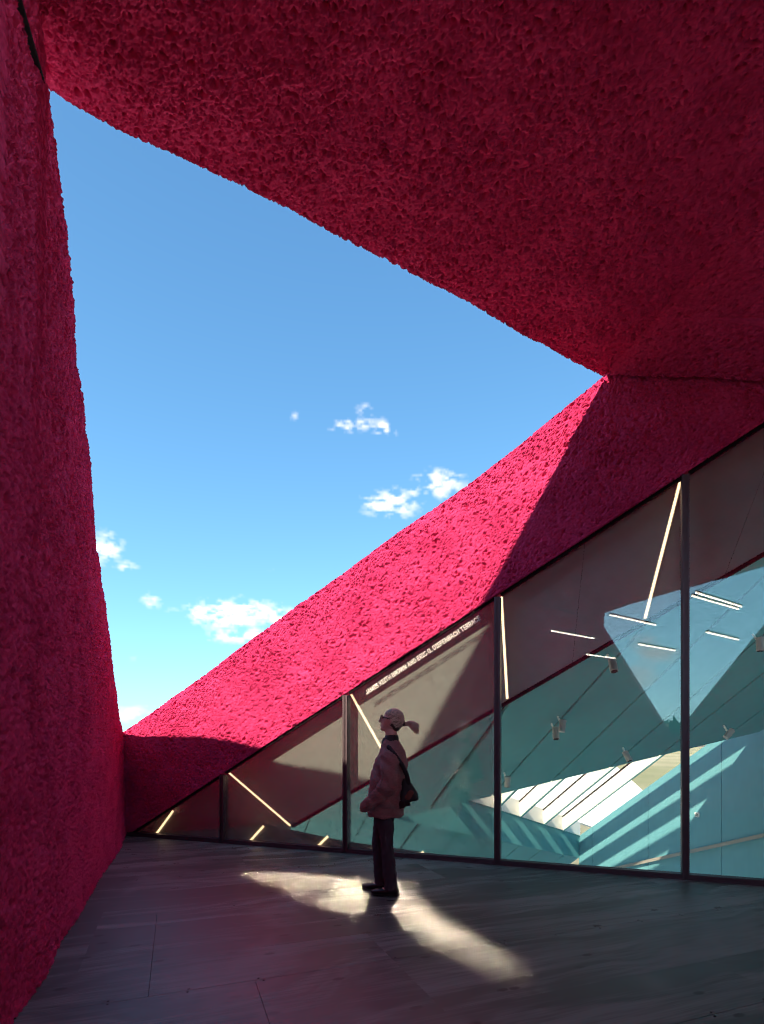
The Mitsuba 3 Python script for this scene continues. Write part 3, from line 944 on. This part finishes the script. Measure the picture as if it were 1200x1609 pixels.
tm = trimesh.util.concatenate([trimesh.Trimesh(m.vert_properties[:, :3], m.tri_verts, process=False) for m in tails])
put(pk + '__ponytail', place(tm), 'blond_hair', smooth=50)
nape = blend([hull((hd(-.055, 0, -.055), (.040, .050, .030)), (hd(-.02, 0, -.03), (.04, .066, .02)))], .008, 5)
put(pk + '__nape_hair', place(nape), 'hair_root', smooth=True)
labels[pk + '__nape_hair'] = {'label': 'darker short hair at the nape'}
# glasses
gl = []
for s in (1, -1):
    c = hd(.098, .031 * s, .010)
    ring = trimesh.creation.torus(.020, .0030, major_sections=20, minor_sections=6)
    ring.apply_transform(trimesh.geometry.align_vectors([0, 0, 1], hd(1, .12 * s, .0) - hd(0, 0, 0)))
    ring.apply_translation(c)
    gl.append(ring)
    m = hull((hd(.095, .052 * s, .016), .0035), (hd(.0, .072 * s, .012), .0035)).to_mesh()
    gl.append(trimesh.Trimesh(m.vert_properties[:, :3], m.tri_verts))
m = hull((hd(.100, .011, .013), .003), (hd(.100, -.011, .013), .003)).to_mesh()
gl.append(trimesh.Trimesh(m.vert_properties[:, :3], m.tri_verts))
put(pk + '__glasses', place(trimesh.util.concatenate(gl)), 'glossy_black')
# jacket
rings = [(.695, -.010, .140, .185, 0), (.70, -.010, .152, .20, 0), (.74, -.012, .160, .205, 0), (.80, -.015, .163, .21, 0), (.90, -.022, .160, .212, 0), (1.0, -.032, .160, .210, 0), (1.13, -.052, .150, .208, 0), (1.2, -.062, .138, .205, 0),
         (1.255, -.070, .120, .185, 0), (1.295, -.073, .100, .145, 0), (1.335, -.066, .086, .105, 0), (1.365, -.060, .072, .082, 0), (1.395, -.058, .052, .058, 0)]
sleeves = []
for s, el, wr in ((1, (-.075, .25, .985), (.10, .225, .825)), (-1, (-.075, -.25, .985), (.09, -.215, .825))):
    sleeves += [hull(((-.072, .15 * s, 1.235), (.085, .07, .06)), ((-.072, .215 * s, 1.12), (.078, .066, .07))), hull(((-.072, .215 * s, 1.12), (.078, .066, .07)), (el, (.075, .062, .068))),
                hull((el, (.075, .062, .068)), (wr, (.058, .05, .058))), hull((wr, (.055, .05, .058)), (np.array(wr) + [.045, -.03 * s, -.02], (.045, .05, .058)))]
jk = blend([manif(loft(rings))] + sleeves, .012, 8)
jv = jk.vertices
jn = jk.vertex_normals
fold = meshkit.fbm(np.c_[jv[:, 0] * 6 + jv[:, 2] * 5, jv[:, 1] * 5, jv[:, 2] * 14 - jv[:, 0] * 9], 3, 4) - .5
nap = meshkit.fbm(jv * 95, 2, 6) - .5
jk.vertices = jv + jn * (fold * .048 + nap * .010)[:, None]
put(pk + '__jacket', place(jk), 'fleece', smooth=True)
col = blend([hull(((-.058, 0, 1.365), (.074, .078, .018)), ((-.066, 0, 1.418), (.060, .064, .012))), hull(((-.010, 0, 1.355), (.040, .05, .016)), ((-.040, 0, 1.392), (.056, .058, .014)))], .009, 4)
put(pk + '__collar', place(col), 'black_nylon', smooth=True)
# trousers and boots
tr = []
for y, hip, knee, ank in ((.082, (-.012, .80), (-.036, .44), (-.072, .065)), (-.085, (.010, .80), (.075, .44), (.045, .065))):
    tr += [hull(((hip[0], y, hip[1]), (.094, .090, .08)), ((knee[0], y, knee[1]), (.054, .054, .05))), hull(((knee[0], y, knee[1]), (.054, .054, .05)), ((ank[0], y, ank[1]), (.061, .055, .025)))]
tr.append(hull(((-.02, 0, .86), (.125, .16, .06)), ((-.005, 0, .78), (.115, .15, .05))))
trm = blend(tr, .013, 6)
tv = trm.vertices
fold = meshkit.fbm(np.c_[tv[:, 0] * 9, tv[:, 1] * 9, tv[:, 2] * 22 + tv[:, 0] * 20], 3, 14) - .5
trm.vertices = tv + trm.vertex_normals * (fold * .026)[:, None]
put(pk + '__trousers', place(trm), 'dark_trousers', smooth=True)
for y, x in ((.085, -.072), (-.085, .045)):
    up_ = blend([hull(((x, y, .10), (.045, .043, .03)), ((x - .01, y, .05), (.055, .044, .03))), hull(((x - .02, y, .045), (.05, .042, .03)), ((x + .10, y, .04), (.055, .046, .026)), ((x + .14, y, .034), (.04, .04, .022)))], .01, 5)
    b_ = put(pk + '__boot', place(up_), 'boot_leather', smooth=True)
    so = m3d.Manifold.batch_boolean([hull(((x - .035, y, .014), (.045, .043, .010)), ((x + .10, y, .014), (.06, .048, .010)), ((x + .14, y, .015), (.046, .043, .010)))], m3d.OpType.Add).to_mesh()
    put(b_ + '__sole', place(trimesh.Trimesh(so.vert_properties[:, :3], so.tri_verts)), 'black_nylon', smooth=40)
# bag on its strap and the camera that hangs below it
bk = thing('shoulder_bag', 'small black shoulder bag on a strap at the back of the person', 'bag')
BC = np.array([-.235, .075, .93])
bag = blend([hull((BC + [.035, .0, .09], (.035, .05, .02)), (BC + [-.03, .0, -.03], (.045, .07, .03)), (BC + [.05, 0, -.08], (.045, .075, .03)), (BC + [-.06, 0, -.06], (.02, .06, .025)))], .012, 4)
scene[bk] = mikit.ply(place(bag), 'black_nylon', smooth=True)
fl = blend([hull((BC + [-.015, .06, -.015], (.03, .016, .03)), (BC + [.01, .065, -.055], (.03, .014, .02)))], .01, 3)
put(bk + '__flap', place(fl), 'rust_cloth', smooth=True)
labels[bk + '__flap'] = {'label': 'rust brown cloth patch on the bag'}
stp = [(-.060, .155, 1.318), (-.112, .19, 1.262), (-.178, .185, 1.17), (-.218, .155, 1.08), (-.232, .12, 1.0)]
sm = []
for a, b in zip(stp[:-1], stp[1:]):
    sm.append(hull((a, (.020, .012, .018)), (b, (.020, .012, .018))))
put(bk + '__strap', place(blend(sm, .01, 3)), 'black_nylon', smooth=True)
ck = thing('hand_camera', 'small black camera hanging below the shoulder bag', 'camera')
CC = np.array([-.175, .10, .815])
rot = trimesh.transformations.rotation_matrix(.25, [0, 1, 0])
def cam_part(m, at):
    m.apply_transform(rot)
    m.apply_translation(CC + (rot[:3, :3] @ np.asarray(at)))
    return place(m)
bodyc = m3d.Manifold.hull_points(np.vstack([np.array([x, y, z]) * [.021, .040, .026] + SPH * .006 for x in (-1, 1) for y in (-1, 1) for z in (-1, 1)])).to_mesh()
scene[ck] = mikit.ply(cam_part(trimesh.Trimesh(bodyc.vert_properties[:, :3], bodyc.tri_verts), (0, 0, 0)), 'glossy_black', smooth=40)
ln = trimesh.creation.cylinder(.024, .045, sections=24); ln.apply_transform(trimesh.transformations.rotation_matrix(math.pi / 2, [0, 1, 0]))
put(ck + '__lens', cam_part(ln, (-.045, 0, -.004)), 'glossy_black', smooth=40)
rg = trimesh.creation.torus(.010, .003, major_sections=16, minor_sections=6)
put(ck + '__strap_ring', cam_part(rg, (.012, .030, .040)), 'steel', smooth=40)
put(ck + '__neck_strap', place(blend([hull((CC + [.01, .0, .03], .006), (BC + [.04, .02, -.02], .006))], .006, 2)), 'black_nylon', smooth=True)

# ------------------------------------------------------------------ the ground far below and what the panes mirror behind the camera
k = thing('ground', 'open ground far below the terrace', kind='structure')


def ground_fn(p, n, uv):
    return mikit.mix((.10, .12, .06), (.24, .22, .17), mikit.fbm(p.x * .03, p.y * .03, 0, 4))


mat('ground_cover', mikit.proc(ground_fn), .9)
scene[k] = mikit.ply((np.array([[-1500, -1500, -9], [1500, -1500, -9], [1500, 1500, -9], [-1500, 1500, -9.0]]), np.array([[0, 1, 2], [0, 2, 3]])), 'ground_cover')


def leaf_fn(p, n, uv):
    return mikit.mix((.03, .06, .018), (.09, .13, .04), mikit.fbm(p.x * .8, p.y * .8, p.z * .8, 3))


mat('foliage', mikit.proc(leaf_fn), .8)
crowns = []
for i in range(70):
    a = math.radians(rng.uniform(-118, -72))
    d = rng.uniform(170, 260)
    c = np.array([math.cos(a) * d, math.sin(a) * d, -9 + rng.uniform(4, 6)])
    s = rng.uniform(4, 8)
    pts = rng.normal(size=(500, 3))
    pts = pts / np.linalg.norm(pts, axis=1, keepdims=True) * (rng.random((500, 1)) ** .4) * [s, s, s * 1.15] + c + [0, 0, s * .6]
    t = rng.normal(size=(500, 3, 3)) * 1.1
    crowns.append(trimesh.Trimesh((pts[:, None] + t).reshape(-1, 3), np.arange(1500).reshape(-1, 3), process=False))
k = thing('distant_trees', 'far belt of trees, seen only mirrored in the right panes', kind='stuff')
scene[k] = mikit.ply(trimesh.util.concatenate(crowns), 'foliage')
